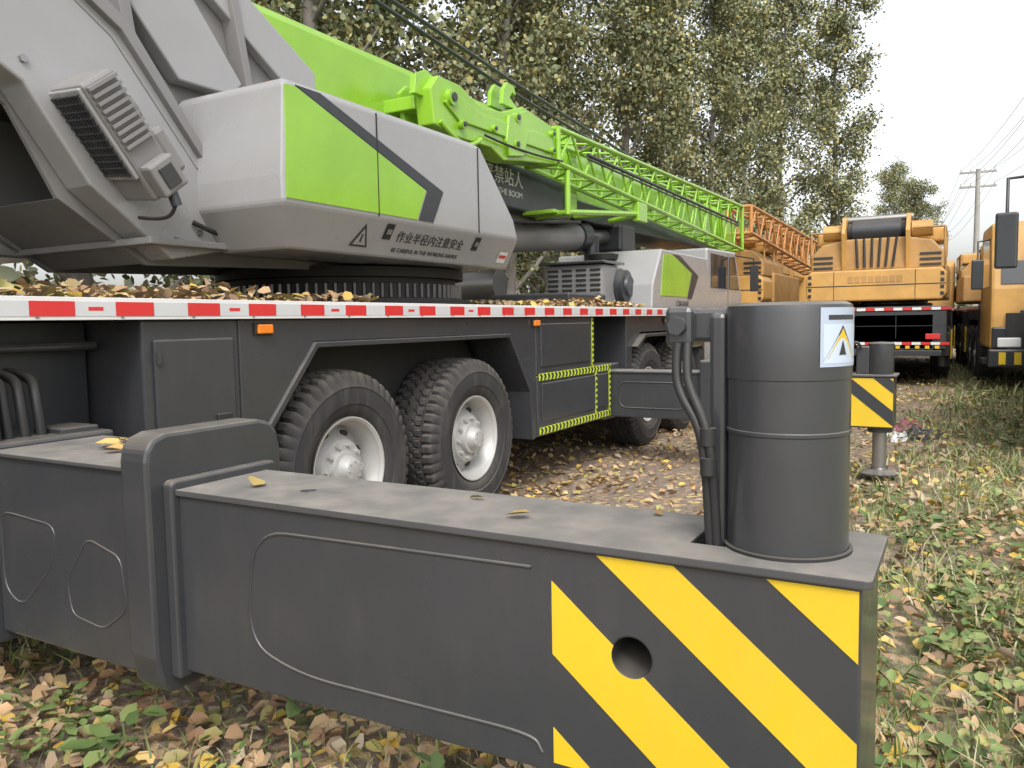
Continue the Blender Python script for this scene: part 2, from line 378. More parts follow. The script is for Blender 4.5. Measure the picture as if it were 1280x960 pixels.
def rnd(pts,k=.3,n=5,closed=True):
    out=[];m=len(pts)
    for i in range(m):
        if not closed and i in (0,m-1): out.append(pts[i]); continue
        p=Vector(pts[i]);a=Vector(pts[i-1]);b=Vector(pts[(i+1)%m])
        ka=min(k,(a-p).length*.45);kb=min(k,(b-p).length*.45)
        A=p+(a-p).normalized()*ka;B=p+(b-p).normalized()*kb
        for j in range(n+1):
            t=j/n; out.append(tuple(A*(1-t)**2+p*2*t*(1-t)+B*t*t))
    return out
bead("weld_contour_long",rnd([(-.81,.815),(-1.66,.80),(-1.70,.48),(-1.5,.425),(-.81,.435),(-.79,.40)],.12,7,False),1.5065,.005)
bead("weld_contour_a",rnd([(-2.84,.74),(-2.84,.47),(-2.74,.42),(-2.56,.58),(-2.52,.72)],.06,5),1.4765,.0045,True)
bead("weld_contour_b",rnd([(-2.36,.70),(-2.20,.66),(-2.18,.50),(-2.30,.42),(-2.46,.44),(-2.48,.55)],.035,4),1.4765,.0045,True)
bead("weld_seam_top",[(-1.95,.866),(-.16,.866)],1.504,.004)
jx,jy=-.305,1.667
lathe(O,"jack_cylinder",(jx,jy,.36),(0,0,1),[(0,0),(0,.112),(.505,.112),(.515,.118),(.53,.118),(.76,.117),(.762,.1195),(.768,.1195),(.770,.118),(.868,.118),(.870,.1195),(1.000,.120),(1.012,.118),(1.018,.108),(1.02,0)],DG,64)
lathe(O,"jack_base_ring",(jx,jy,.886),(0,0,1),[(0,.125),(.006,.125),(.008,.119)],DK,64)
box(O,"jack_bracket_arm",-.52,-.40,1.64,1.69,1.30,1.37,DG,.01)
box(O,"jack_valve_block",-.545,-.485,1.615,1.715,1.29,1.375,DG,.012)
cyl(O,"jack_valve_plug",(-.515,1.60,1.335),(-.515,1.625,1.335),.02,DG,seg=6)
box(O,"jack_pipe_cover",-.452,-.418,1.62,1.70,.84,1.36,DG,.01)
tube(O,"jack_hose_a",[(-.51,1.60,1.30),(-.515,1.595,1.24),(-.50,1.59,1.19),(-.465,1.585,1.14),(-.45,1.58,1.08),(-.447,1.60,.98),(-.445,1.62,.80)],.010,RB,smooth=True)
tube(O,"jack_hose_b",[(-.49,1.60,1.30),(-.49,1.59,1.24),(-.478,1.585,1.2),(-.448,1.58,1.14),(-.435,1.575,1.08),(-.433,1.60,.98),(-.43,1.62,.80)],.010,RB,smooth=True)
for z in (1.13,1.07): cyl(O,"hose_fitting",(-.442,1.58,z),(-.442,1.58,z-.035),.018,DK,seg=6)
def patch(nm,a0,a1,z0,z1,r,mat,n=12):
    v=[];f=[]
    for i in range(n+1):
        a=math.radians(a0+(a1-a0)*i/n)
        v+=[(jx+r*math.sin(a),jy-r*math.cos(a),z0),(jx+r*math.sin(a),jy-r*math.cos(a),z1)]
    for i in range(n): f.append((2*i,2*i+2,2*i+3,2*i+1))
    return pyd(nm,v,f,O,mat,0,True)
LBL=paint("label_grey_white",(.36,.42,.52),.3,.05,var=.05)
patch("warning_label",38,92,1.255,1.366,.1213,LBL); patch("warning_label_inner",41,89,1.262,1.335,.1217,paint("label_white",(.45,.52,.62),.3,.02,var=.05))
patch("warning_label_caption",46,84,1.343,1.352,.1218,CH)
def tripatch(nm,ac,aw,z0,z1,r,mat):
    v=[];f=[];n=8
    for k in range(n+1):
        t=k/n; w=aw*(1-t); z=z0+(z1-z0)*t
        for s in (-1,1):
            a=math.radians(ac+s*w); v.append((jx+r*math.sin(a),jy-r*math.cos(a),z))
    for k in range(n): f.append((2*k,2*k+1,2*k+3,2*k+2))
    return pyd(nm,v,f,O,mat,0)
tripatch("label_triangle_border",63,22,1.266,1.333,.1220,CH); tripatch("label_triangle",63,18,1.270,1.327,.1223,YL); tripatch("label_triangle_mark",63,5,1.277,1.305,.1226,CH)
lathe(O,"jack_foot",(jx,jy,.12),(0,0,1),[(0,0),(0,.17),(.02,.17),(.05,.08),(.06,.07),(.25,.07)],ST)
# ---------- front outrigger (far)
box(O,"front_outrigger_beam",-2.96,-.47,7.0,7.30,.44,.855,DG,.01)
box(O,"front_beam_top_plate",-2.96,-.45,6.985,7.315,.856,.872,DGT,.003)
box(O,"front_beam_collar",-2.02,-1.9,6.93,7.38,.38,.98,DG,.015)
rect=[(-.80,.455),(-.475,.455),(-.475,.845),(-.80,.845)]
pyd("front_stripe_base",[(-.80,6.9975,.455),(-.475,6.9975,.455),(-.475,6.9975,.845),(-.80,6.9975,.845)],[(0,1,2,3)],O,YL)
for i,(lo,hi) in enumerate(((.33,.43),(.07,.19))):
    pl=clip(clip(rect,.83,1,lo),-.83,-1,-hi)
    if len(pl)>2: pyd("front_stripe_%d"%i,[(x,6.995,z) for x,z in pl],[tuple(range(len(pl)))],O,CH)
box(O,"front_jack_clamp",-.76,-.66,7.08,7.2,.87,1.10,DG,.01)
lathe(O,"front_jack_cylinder",(-.58,7.14,.40),(0,0,1),[(0,0),(0,.095),(.47,.095),(.48,.10),(.72,.10),(.73,.085),(.735,0)],DG)
tube(O,"front_jack_hose",[(-.72,7.06,1.08),(-.74,7.03,1.15),(-.80,7.04,1.1),(-.82,7.05,.9)],.012,RB,smooth=True)
cyl(O,"front_jack_rod",(-.58,7.14,.10),(-.58,7.14,.42),.055,ST)
lathe(O,"front_jack_foot",(-.58,7.14,.05),(0,0,1),[(0,0),(0,.16),(.015,.16),(.04,.07),(.06,.06)],DG)
tube(O,"front_beam_contour",[(x,6.998,z) for x,z in rnd([(-1.8,.77),(-1.0,.77),(-1.0,.53),(-1.8,.53)],.08,4)],.006,DG,True)
tube(O,"front_beam_contour_b",[(x,6.998,z) for x,z in rnd([(-2.8,.77),(-2.15,.77),(-2.15,.53),(-2.8,.53)],.08,4)],.006,DG,True)
# ---------- turntable
lathe(C,"slewing_ring",(-4.2,4.8,1.467),(0,0,1),[(0,.98),(.05,.98),(.06,.90),(.16,.90),(.165,.87),(.2,.87),(.205,.93),(.27,.93),(.28,0)],DK,72)
tv=[]
for i in range(90):
    a=2*math.pi*i/90; r0=.90
    tv.append(((-4.2+r0*math.cos(a),4.8+r0*math.sin(a),1.53),(-4.2+r0*math.cos(a),4.8+r0*math.sin(a),1.625)))
multicyl(C,"ring_gear_teeth",tv,.016,DG,6)
# ---------- superstructure
plate=[(0.9,4.0),(0.5,3.4),(1.2,2.95),(2.10,2.36),(2.31,1.97),(2.77,1.68),(5.6,1.76),(5.6,2.05),(4.5,2.45),(4.02,2.98),(3.46,3.28),(2.2,4.0)]
prism(C,"frame_plate_near",plate,-3.80,-3.765,GR2,'x',.004)
prism(C,"frame_plate_far",plate,-4.66,-4.62,GR2,'x',.004)
box(C,"frame_floor",-4.95,-3.5,2.6,5.7,1.765,1.80,GR2)
ribA=[(1.3,3.5),(1.95,3.15),(2.54,2.80),(3.01,2.21),(3.2,1.78),(2.78,1.70),(2.35,2.02),(2.07,2.42),(1.3,2.85)]
prism(C,"frame_box_beam",ribA,-3.764,-3.57,GR,'x',.012)
prism(C,"frame_box_flange",[(1.3,3.53),(1.97,3.18),(2.57,2.82),(3.04,2.22),(3.0,2.20),(2.53,2.77),(1.94,3.12),(1.3,3.46)],-3.80,-3.53,GR2,'x',.004)
prism(C,"frame_rib_b",[(2.60,3.05),(2.95,2.66),(3.3,2.66),(3.38,2.74),(2.95,3.25)],-3.764,-3.66,GR,'x',.01)
prism(C,"frame_rib_c",[(3.02,3.30),(3.74,2.84),(4.02,2.86),(4.02,2.97),(3.44,3.29)],-3.764,-3.69,GR,'x',.01)
prism(C,"frame_web_strut",[(2.5,3.4),(2.62,2.75),(2.68,2.75),(2.58,3.4)],-3.764,-3.62,GR2,'x',.004)
prism(C,"frame_web_strut_b",[(3.30,3.3),(3.42,2.7),(3.47,2.7),(3.36,3.3)],-3.764,-3.66,GR2,'x',.004)
prism(C,"frame_underside_box",[(2.33,1.98),(2.78,1.69),(3.2,1.77),(3.1,1.95),(2.7,2.05)],-4.6,-3.80,GR2,'x',.006)
tube(C,"frame_weld_line",[(-3.568,1.4,3.40),(-3.568,1.95,3.09),(-3.568,2.50,2.74),(-3.568,2.96,2.19)],.006,GR)
multicyl(C,"frame_bolts",[((-3.575,1.75+.16*i,2.72-.10*i),(-3.555,1.75+.16*i,2.72-.10*i)) for i in range(3)]+[((-3.575,2.95,1.85),(-3.555,2.95,1.85)),((-3.575,2.80,1.80),(-3.555,2.80,1.80))],.018,ST,6)
U=bpy.data.objects.new("oil_cooler_unit",None); COL.objects.link(U); U.parent=C; U.location=(-3.46,2.40,2.22); U.rotation_euler=(math.radians(-52),math.radians(6),math.radians(-6)); U.scale=(1.25,1.15,1.1)
box(U,"cooler_body",-.20,.13,-.25,.25,-.06,.10,GR2,.015)
box(U,"cooler_grille_frame",-.19,.12,-.24,.14,-.075,-.058,GR,.006)
multibox(U,"cooler_grille_mesh",[(-.17+.02*i,-.162+.02*i,-.22,.12,-.082,-.074) for i in range(14)],CH)
multibox(U,"cooler_grille_cross",[(-.175,.105,-.22+.03*i,-.215+.03*i,-.084,-.076) for i in range(12)],CH)
multibox(U,"cooler_fins",[(.129,.150,-.23+.03*i,-.217+.03*i,-.05,.09) for i in range(9)],GR2)
box(U,"cooler_motor",-.05,.11,.02,.22,.10,.17,GR2,.02)
box(U,"cooler_terminal",.13,.20,.10,.24,-.05,.08,GR2,.012); box(U,"cooler_terminal_lid",.20,.209,.125,.215,-.02,.05,DG,.004)
lathe(U,"cooler_fan_hub",(-.03,-.08,.10),(0,0,1),[(0,.12),(.03,.12),(.04,.09),(.05,.05),(.05,0)],GR2)
box(U,"cooler_bracket",-.21,-.15,-.1,.3,-.1,.13,GR,.01)
cyl(U,"cooler_plug",(.17,.24,.0),(.18,.29,-.02),.022,CH)
tube(U,"cooler_cable",[(.18,.27,-.01),(.17,.31,-.04),(.10,.33,-.07),(-.05,.32,-.07)],.008,RB,smooth=True)
for i in range(4): tube(C,"swivel_pipe_%d"%i,[(-3.55-.05*i,2.9+.05*i,1.9),(-3.5-.05*i,3.05+.05*i,1.83),(-3.6-.05*i,3.4,1.80)],.014,DK,smooth=True)
prism(C,"left_side_cabinet",[(1.2,1.95),(1.35,1.76),(2.85,1.76),(3.0,1.95),(3.0,2.35),(2.9,2.45),(1.2,2.45)],-5.55,-4.68,GR,'x',.04)
box(C,"counterweight",-5.4,-3.0,-.6,.35,1.65,2.5,GR2,.06)
box(C,"winch_drum_housing",-4.6,-3.85,.3,1.4,2.6,3.3,DG,.03)
def cover():
    X0,X1=-3.74,-2.95
    v=[]
    def ring(x0,x1,ya,yb,z): return [(x0,ya,z),(x1,ya,z),(x1,yb,z),(x0,yb,z)]
    v+=ring(-3.56,-3.08,3.10,5.40,1.75)
    v+=ring(X0,X1,2.955,5.36,1.965)
    v+=ring(X0,X1,2.955,5.30,2.10)
    v+=ring(X0,X1,2.985,4.84,2.55)
    v+=ring(X0,X1-.04,3.02,4.78,2.585)
    f=[(0,1,2,3)]
    for k in range(4):
        for i in range(4): f.append((4*k+i,4*k+(i+1)%4,4*k+4+(i+1)%4,4*k+4+i))
    f.append((16,17,18,19))
    return pyd("machinery_cover",v,f,C,GR,.016)
cover()
xs=-2.946
prism(C,"cover_green_panel",[(2.975,1.985),(2.99,2.54),(3.06,2.545),(4.17,2.175),(4.07,1.985)],-2.952,xs,GN,'x',0)
prism(C,"cover_chevron",[(3.06,2.552),(3.24,2.552),(4.36,2.19),(4.24,1.985),(4.085,1.985),(4.185,2.175)],-2.952,xs+.001,CH,'x',0)
box(C,"cover_panel_seam",-2.955,-2.9435,3.695,3.701,1.97,2.548,DK,0)
box(C,"cover_panel_seam_b",-2.955,-2.9435,4.79,4.796,1.97,2.545,DK,0)
tl=math.atan2(.13,.215)
def chpt(y,t,off=.003):
    return (-2.95-.13*t+off*math.cos(tl), y, 1.965-.215*t-off*math.sin(tl))
def chtext(nm,body,y,t,size,mat,sx=1):
    o=text(C,nm,body,chpt(y,t),(0,0,0),size,mat,sx)
    yax=Vector((.13,0,.215)).normalized(); xax=Vector((0,1,0)); zax=xax.cross(yax)
    o.rotation_euler=Matrix((xax,yax,zax)).transposed().to_euler()
chtext("cover_warning_text_cn","作业半径内注意安全",3.93,.53,.082,CH)
chtext("cover_warning_text_en","BE CAREFUL IN THE WORKING RADIUS",3.93,.82,.040,CH,1.02)
def chpoly(nm,pts,mat,off):
    pyd(nm,[chpt(y,t,off) for y,t in pts],[tuple(range(len(pts)))],C,mat)
chpoly("cover_triangle",[(3.54,.78),(3.70,.78),(3.62,.20)],CH,.003); chpoly("cover_triangle_in",[(3.565,.73),(3.675,.73),(3.62,.32)],GR,.0045); chpoly("cover_triangle_mark",[(3.612,.66),(3.628,.66),(3.628,.46),(3.612,.46)],CH,.006)
for i,yy in enumerate((3.80,4.78)):
    chpoly("cover_latch_%d"%i,[(yy,.12),(yy+.075,.12),(yy+.075,.52),(yy,.52)],DK,.004)
    chpoly("cover_latch_handle_%d"%i,[(yy+.015,.25),(yy+.06,.25),(yy+.06,.38),(yy+.015,.38)],GR2,.009)
chpoly("cover_sticker",[(5.18,.45),(5.30,.45),(5.30,.8),(5.18,.8)],WH,.004); chpoly("cover_sticker_red",[(5.19,.55),(5.29,.55),(5.29,.65),(5.19,.65)],RD,.006)
n=40
leaf_mesh("cover_fallen_leaves",np.column_stack([rng.uniform(-3.7,-3.05,n),rng.uniform(3.05,4.7,n),np.full(n,2.594)]),rng.uniform(.04,.07,n),rng.uniform(.02,.035,n),rng.uniform(0,6.3,n),rng.normal(0,.15,n),rng.normal(0,.2,n),rng.uniform(.1,.6,n),LEAFMAT,C)
# ---------- boom
boomsec=lambda x0,x1,z0,z1,c:[(x0+c,z0),(x1-c,z0),(x1,z0+c),(x1,z1-c*.6),(x1-c*.6,z1),(x0+c*.6,z1),(x0,z1-c*.6),(x0,z0+c)]
prism(C,"boom_base_section",boomsec(-4.6,-3.83,2.50,3.36,.12),-.2,8.2,GN,'y',.006)
prism(C,"boom_base_lower",[(2.2,2.49),(8.1,2.42),(8.1,2.86),(2.2,2.86)],-4.615,-3.815,CH,'x',.02)
prism(C,"boom_second_section",boomsec(-4.55,-3.88,2.55,3.30,.11),8.2,14.6,GN,'y',.006)
prism(C,"boom_lower_dark_band",[(8.1,2.50),(14.5,2.52),(14.5,2.70),(8.1,2.72)],-4.57,-3.86,CH,'x',.02)
prism(C,"boom_collar",boomsec(-4.66,-3.77,2.44,3.42,.12),8.02,8.22,GN,'y',.01)
prism(C,"boom_tip_collar",boomsec(-4.62,-3.80,2.48,3.38,.12),14.5,14.7,GN,'y',.01)
box(C,"boom_nose",-4.5,-3.9,14.7,15.8,2.45,3.2,GN,.04)
for xx in (-4.4,-4.2,-4.0): cyl(C,"boom_sheave",(xx-.03,15.7,2.6),(xx+.03,15.7,2.6),.22,DK)
text(C,"boom_text_cn","起重臂下严禁站人",(-3.812,5.55,2.66),(math.radians(90),0,math.radians(90)),.17,WH,1.1)
text(C,"boom_text_en","DO NOT STAND UNDER THE BOOM",(-3.812,5.5,2.55),(math.radians(90),0,math.radians(90)),.08,WH,1.15)
cyl(C,"lift_cylinder_body",(-4.2,4.9,2.02),(-4.0,8.7,2.33),.155,GR2)
cyl(C,"lift_cylinder_gland",(-4.0,8.6,2.322),(-4.0,8.85,2.34),.175,CH)
cyl(C,"lift_cylinder_rod",(-4.0,8.8,2.335),(-4.0,9.8,2.42),.09,ST)
box(C,"lift_cylinder_bracket",-4.25,-3.75,9.5,10.0,2.2,2.55,CH,.04)
tube(C,"lift_cylinder_pipe",[(-3.83,5.5,2.2),(-3.82,8.4,2.46)],.02,CH)
# ---------- folded jib
prism(C,"jib_head",[(4.90,3.05),(4.94,2.80),(5.2,2.76),(5.75,2.77),(5.95,2.70),(6.3,2.75),(7.02,2.83),(6.9,3.16),(6.3,3.22),(5.95,3.10),(5.6,3.06),(5.3,3.16),(5.0,3.16)],-3.55,-3.40,GN,'x',.01)
prism(C,"jib_head_far_plate",[(4.9,3.05),(4.98,2.80),(5.75,2.80),(6.3,2.77),(7.02,2.85),(6.9,3.14),(6.3,3.18),(5.3,3.12),(5.0,3.13)],-3.72,-3.68,GN,'x',.006)
prism(C,"jib_head_doubler",[(5.05,2.98),(5.25,2.88),(6.9,2.91),(6.85,3.06),(5.6,3.0),(5.2,3.08)],-3.401,-3.380,GN,'x',.008)
prism(C,"jib_head_doubler_b",[(5.95,2.86),(6.0,2.74),(6.25,2.78),(6.35,3.0),(6.3,3.18),(6.0,3.08)],-3.401,-3.366,GN,'x',.008)
for i,(yy,zz,r) in enumerate(((5.14,3.03,.06),(5.28,2.86,.035),(6.12,2.86,.042),(6.14,3.09,.042),(6.82,2.93,.03),(6.82,3.08,.03),(5.75,2.92,.028))):
    cyl(C,"jib_pin_%d"%i,(-3.75,yy,zz),(-3.355,yy,zz),r,GN,seg=24); cyl(C,"jib_pin_cap_%d"%i,(-3.356,yy,zz),(-3.343,yy,zz),r*.55,CH,seg=16)
hk=[(6.05,3.20),(6.07,3.32),(6.14,3.40),(6.26,3.39),(6.29,3.32),(6.22,3.33),(6.18,3.28),(6.34,3.2)]
prism(C,"jib_hook_plate",hk,-3.50,-3.46,GN,'x',.004)
prism(C,"jib_hook_plate_b",hk,-3.62,-3.58,GN,'x',.004)
prism(C,"jib_rear_ears",[(4.80,3.0),(4.82,3.14),(4.95,3.20),(5.1,3.15),(5.0,3.0)],-3.52,-3.47,GN,'x',.004)
box(C,"jib_boom_lug",-3.84,-3.55,4.9,5.05,2.92,3.02,GN,.01)
tube(C,"jib_chain",[(-3.39,5.0,2.83),(-3.37,5.2,2.70),(-3.37,5.45,2.73),(-3.38,5.55,2.80)],.018,GN,smooth=True)
tube(C,"jib_hydraulic_line",[(-3.37,5.6,2.84),(-3.36,6.2,2.80),(-3.36,7.0,2.86)],.010,RB,smooth=True)
def lattice(P,nm,y0,y1,zt0,zt1,zb0,zb1,x0,x1,n,mat,rc=.03,rl=.016):
    T=lambda t,x:(x,y0+(y1-y0)*t,zt0+(zt1-zt0)*t); B=lambda t,x:(x,y0+(y1-y0)*t,zb0+(zb1-zb0)*t)
    segs=[]
    for x in (x0,x1): segs+=[(T(0,x),T(1,x),rc),(B(0,x),B(1,x),rc)]
    for i in range(n):
        a=i/n;m=(i+.5)/n;b=(i+1)/n
        for x in (x0,x1): segs+=[(B(a,x),T(m,x),rl),(T(m,x),B(b,x),rl)]
        for F in (T,B): segs+=[(F(a,x0),F(m,x1),rl),(F(m,x1),F(b,x0),rl)]
    for t in (0,1):
        segs+=[(T(t,x0),B(t,x0),rc),(T(t,x1),B(t,x1),rc),(T(t,x0),T(t,x1),rc),(B(t,x0),B(t,x1),rc)]
    return multicyl(P,nm,segs,rc,mat)
lattice(C,"jib_lattice",6.95,14.2,3.16,3.26,2.84,2.52,-3.72,-3.38,12,GN,.028,.014)
multicyl(C,"jib_support",[((-3.38,7.15,2.80),(-3.38,7.15,2.38)),((-3.38,7.15,2.40),(-3.38,9.2,2.60)),((-3.38,7.15,2.40),(-3.8,7.3,2.40)),((-3.38,9.2,2.60),(-3.8,9.2,2.55)),((-3.38,8.2,2.50),(-3.8,8.2,2.5))],.03,GN)
box(C,"jib_support_plate",-3.86,-3.50,7.1,7.5,2.40,2.44,GN,.01)
box(C,"jib_support_end",-3.42,-3.34,9.0,9.3,2.5,2.72,GN,.01)
multicyl(C,"boom_side_ropes",[((-3.36,7.6,3.02),(-3.36,13.8,2.95),.02),((-3.36,7.6,2.98),(-3.36,13.8,2.9),.012)],.02,CH)
for i,xx in enumerate((-4.28,-4.16)):
    tube(C,"hoist_rope_%d"%i,[(xx,.9,4.35),(xx,5.2,4.02),(xx,7.4,3.82+.03*i),(xx,15.6,3.35)],.019,CH,res=2)
box(C,"rope_guide",-4.35,-4.1,14.5,14.6,3.3,3.55,GN,.01)
n=3200; h2=n//2
yd=np.concatenate([rng.uniform(-1,3.7,h2),rng.uniform(5.4,8.0,n-h2)])
pile=.5+.5*np.sin(yd*5.1+1)*np.cos(yd*2.3)
pos=np.column_stack([np.clip(-2.92-np.abs(rng.normal(0,.8,n)),-5.4,-2.92),yd,1.475+rng.random(n)*(.012+.06*pile)])
leaf_mesh("deck_fallen_leaves",pos,rng.uniform(.04,.08,n),rng.uniform(.018,.036,n),rng.uniform(0,6.3,n),rng.normal(0,.4,n),rng.normal(0,.4,n),rng.uniform(.1,.9,n),LEAFMAT,C)
bl=[(-1.78,1.63,.897),(-1.10,1.75,.892),(-.905,1.62,.897),(-2.55,1.7,.955),(-2.42,1.62,.955),(-2.48,1.78,.95),(-2.35,1.72,.952),(-2.6,1.8,.95),(-.62,1.79,.892),(-2.50,1.66,.96),(-2.38,1.80,.955),(-2.45,1.7,.965),(-2.30,1.62,.955)]
n=len(bl)
leaf_mesh("beam_fallen_leaves",np.array(bl),np.array([.075,.05,.065,.08,.07,.06,.07,.06,.03,.09,.07,.1,.06]),np.array([.03,.014,.022,.04,.035,.03,.03,.03,.012,.04,.03,.045,.03]),np.array([.6,1.5,1.8,.4,2.,1,3,.2,1,2.4,.9,1.6,2.8]),rng.normal(0,.15,n),rng.normal(0,.2,n),np.full(n,.4),island("yellow_green_leaf",[(0,(.5,.55,.15)),(.5,(.6,.45,.15)),(1,(.5,.3,.12))],.5),C)

# ================================================================== other cranes
def carrier(loc,yaw,pm,pm2,L=12.,boomlen=12.,grey=DG):
    P=empty("mobile_crane",(loc[0],loc[1],0),yaw)
    box(P,"chassis",-1.0,1.0,0,L,.6,1.35,DK)
    box(P,"rear_body",-1.22,1.22,0,1.9,.72,1.42,grey,.02)
    box(P,"deck",-1.25,1.25,-.02,L-2.2,1.42,1.5,grey,.01)
    for s in (-1,1):
        box(P,"side_boxes_a",s*1.0,s*1.24,4.9,6.6,.55,1.42,grey,.02)
        prism(P,"arch_a",[(1.9,1.42),(1.9,1.1),(2.15,1.25),(4.6,1.25),(4.85,1.0),(4.9,1.42)],s*.9,s*1.22,grey,'x',.01)
        prism(P,"arch_b",[(6.6,1.42),(6.6,1.0),(6.85,1.22),(9.3,1.22),(9.6,1.0),(9.7,1.42)],s*.9,s*1.22,grey,'x',.01)
        multibox(P,"tape_white",[(s*1.252-.002,s*1.252+.002,y,y+.16,1.43,1.485) for y in np.arange(0,L-2.4,.33)],WH)
        multibox(P,"tape_red",[(s*1.252-.002,s*1.252+.002,y+.165,y+.325,1.43,1.485) for y in np.arange(0,L-2.5,.33)],RD)
        for k,y in enumerate((2.7,4.05,7.4,8.75)):
            wheel(P,"wheel_%d"%k,s*1.2,y,.55,s<0,k)
    multibox(P,"rear_tape_w",[(x,x+.15,-.028,-.022,z,z+.05) for x in np.arange(-1.2,1.1,.31) for z in (.80,1.43)],WH)
    multibox(P,"rear_tape_r",[(x+.155,x+.30,-.028,-.022,z,z+.05) for x in np.arange(-1.2,1.0,.31) for z in (.80,1.43)],RD)
    multibox(P,"tail_lamps",[(s*1.0-.12,s*1.0+.12,-.03,0,.90,1.0) for s in (-1,1)],RD,.01)
    multibox(P,"rear_hazard",[(x,x+.07,-.029,-.023,.73,.785) for x in np.arange(-1.2,1.2,.16)],YL)
    box(P,"rear_tow_beam",-1.15,1.15,-.06,.0,.60,.70,CH,.01)
    multibox(P,"rear_panel_seams",[(-.4,-.39,-.005,.0,.92,1.4),(.39,.4,-.005,.0,.92,1.4),(-1.2,1.2,-.005,.0,1.14,1.15)],CH)
    cx0,cx1=-1.22,1.22
    prism(P,"driver_cab",[(L-2.1,.75),(L-2.1,2.75),(L-1.9,2.88),(L-.35,2.86),(L-.10,1.75),(L-.05,.75)],cx0,cx1,pm,'x',.05)
    for s in (-1,1):
        prism(P,"cab_side_glass",[(L-1.7,1.8),(L-1.7,2.65),(L-.50,2.62),(L-.30,1.8)],s*1.222-.006,s*1.222+.006,GL,'x',.004)
        box(P,"cab_door_line",s*1.222-.004,s*1.222+.004,L-1.75,L-1.74,.9,2.6,CH,0)
        tube(P,"mirror_arm",[(s*1.2,L-.5,2.6),(s*1.42,L-.2,2.55),(s*1.42,L-.2,2.0)],.015,CH)
        box(P,"mirror",s*1.42-.09,s*1.42+.09,L-.23,L-.17,1.75,2.25,CH,.02)
        box(P,"headlamp",s*.95-.17,s*.95+.17,L-.02,L+.02,.78,.94,WH,.02)
        box(P,"cab_step",s*1.0,s*1.26,L-1.5,L-.9,.45,.55,CH,.01)
    pyd("windscreen",[(-1.08,L-.375,2.72),(1.08,L-.375,2.72),(1.08,L-.13,1.82),(-1.08,L-.13,1.82)],[(0,1,2,3)],P,GL).location=(0,.03,.01)
    tube(P,"wiper",[(-.6,L-.08,1.80),(-.1,L-.24,2.35)],.012,CH)
    box(P,"bumper",-1.25,1.25,L-.15,L+.08,.45,.75,CH,.03)
    multibox(P,"bumper_stripe",[(x,x+.1,L+.082,L+.086,.5,.70) for x in np.arange(-1.2,1.15,.22)],YL)
    box(P,"front_lower_panel",-1.2,1.2,L-.09,L-.02,.76,1.12,CH,.03)
    box(P,"front_grille",-.8,.8,L-.08,L-.03,1.16,1.4,CH,.02)
    lathe(P,"slewing_ring",(0,4.5,1.5),(0,0,1),[(0,.85),(.1,.85),(.12,.75),(.25,.75)],DK)
    prism(P,"counterweight",[(-1.2,1.72),(-1.12,1.62),(1.12,1.62),(1.2,1.72),(1.2,2.1),(1.12,2.2),(-1.12,2.2),(-1.2,2.1)],.1,1.0,pm,'y',.03)
    multibox(P,"counterweight_seam",[(-1.19,1.19,.093,.1,1.9,1.915),(-.7,-.69,.093,.1,1.64,2.18),(.69,.7,.093,.1,1.64,2.18)],CH)
    multibox(P,"counterweight_marks",[(-.45+.12*i,-.36+.12*i,.090,.1,1.96,2.08) for i in range(8)],pm2)
    multibox(P,"counterweight_corner_tape",[(s*1.13-.03,s*1.13+.03,.088,.1,1.7+.12*i,1.76+.12*i) for s in (-1,1) for i in range(4)],CH)
    prism(P,"upper_body",[(-1.15,2.2),(1.15,2.2),(1.15,2.50),(.95,2.72),(.5,2.80),(-.5,2.80),(-.95,2.72),(-1.15,2.5)],.35,2.4,pm2,'y',.03)
    multibox(P,"rear_vents",[(-1.1,-.75,.33,.36,2.25,2.29),(-1.1,-.75,.33,.36,2.35,2.39),(-1.1,-.75,.33,.36,2.45,2.49),(.75,1.1,.33,.36,2.25,2.29),(.75,1.1,.33,.36,2.35,2.39),(.75,1.1,.33,.36,2.45,2.49)],CH)
    for s in (-1,1):
        prism(P,"boom_foot_plate",[(.3,2.3),(.15,2.9),(.35,3.22),(.9,3.28),(3.5,2.6),(5.6,2.2),(5.6,1.75),(.5,1.75)],s*.55-.035,s*.55+.035,pm,'x',.01)
        box(P,"machinery_box",s*.65,s*1.2,1.2,4.2,1.65,2.3,pm2,.04)
        cyl(P,"hoist_motor",(s*.6,.6,2.95),(s*.95,.6,2.95),.15,pm)
        box(P,"upper_side_tank",s*.68,s*1.12,.9,1.9,2.72,3.0,pm,.04)
    cyl(P,"winch_drum",(-.5,.6,2.95),(.5,.6,2.95),.17,DK); cyl(P,"winch_rope",(-.42,.6,2.95),(.42,.6,2.95),.21,CH)
    cyl(P,"boom_pivot",(-.62,.62,3.18),(.62,.62,3.18),.07,ST)
    prism(P,"boom",boomsec(-.38,.38,2.45,3.2,.1),1.0,boomlen,pm,'y',.01)
    prism(P,"boom_end_cap",boomsec(-.30,.30,2.82,3.14,.08),.985,1.0,DK,'y',0)
    prism(P,"boom_collar",boomsec(-.44,.44,2.38,3.26,.1),boomlen*.62,boomlen*.62+.2,pm,'y',.01)
    cyl(P,"boom_head_sheave",(-.3,boomlen+.2,2.6),(.3,boomlen+.2,2.6),.25,CH)
    box(P,"boom_head",-.36,.36,boomlen,boomlen+.5,2.4,3.1,pm,.03)
    prism(P,"operator_cab",[(3.4,1.6),(3.4,2.9),(3.6,3.0),(4.7,2.95),(5.2,2.2),(5.2,1.6)],-1.24,-.6,pm,'x',.04)
    prism(P,"operator_glass",[(3.6,2.1),(3.6,2.85),(4.65,2.82),(5.05,2.2),(5.05,2.1)],-1.248,-1.238,GL,'x',0)
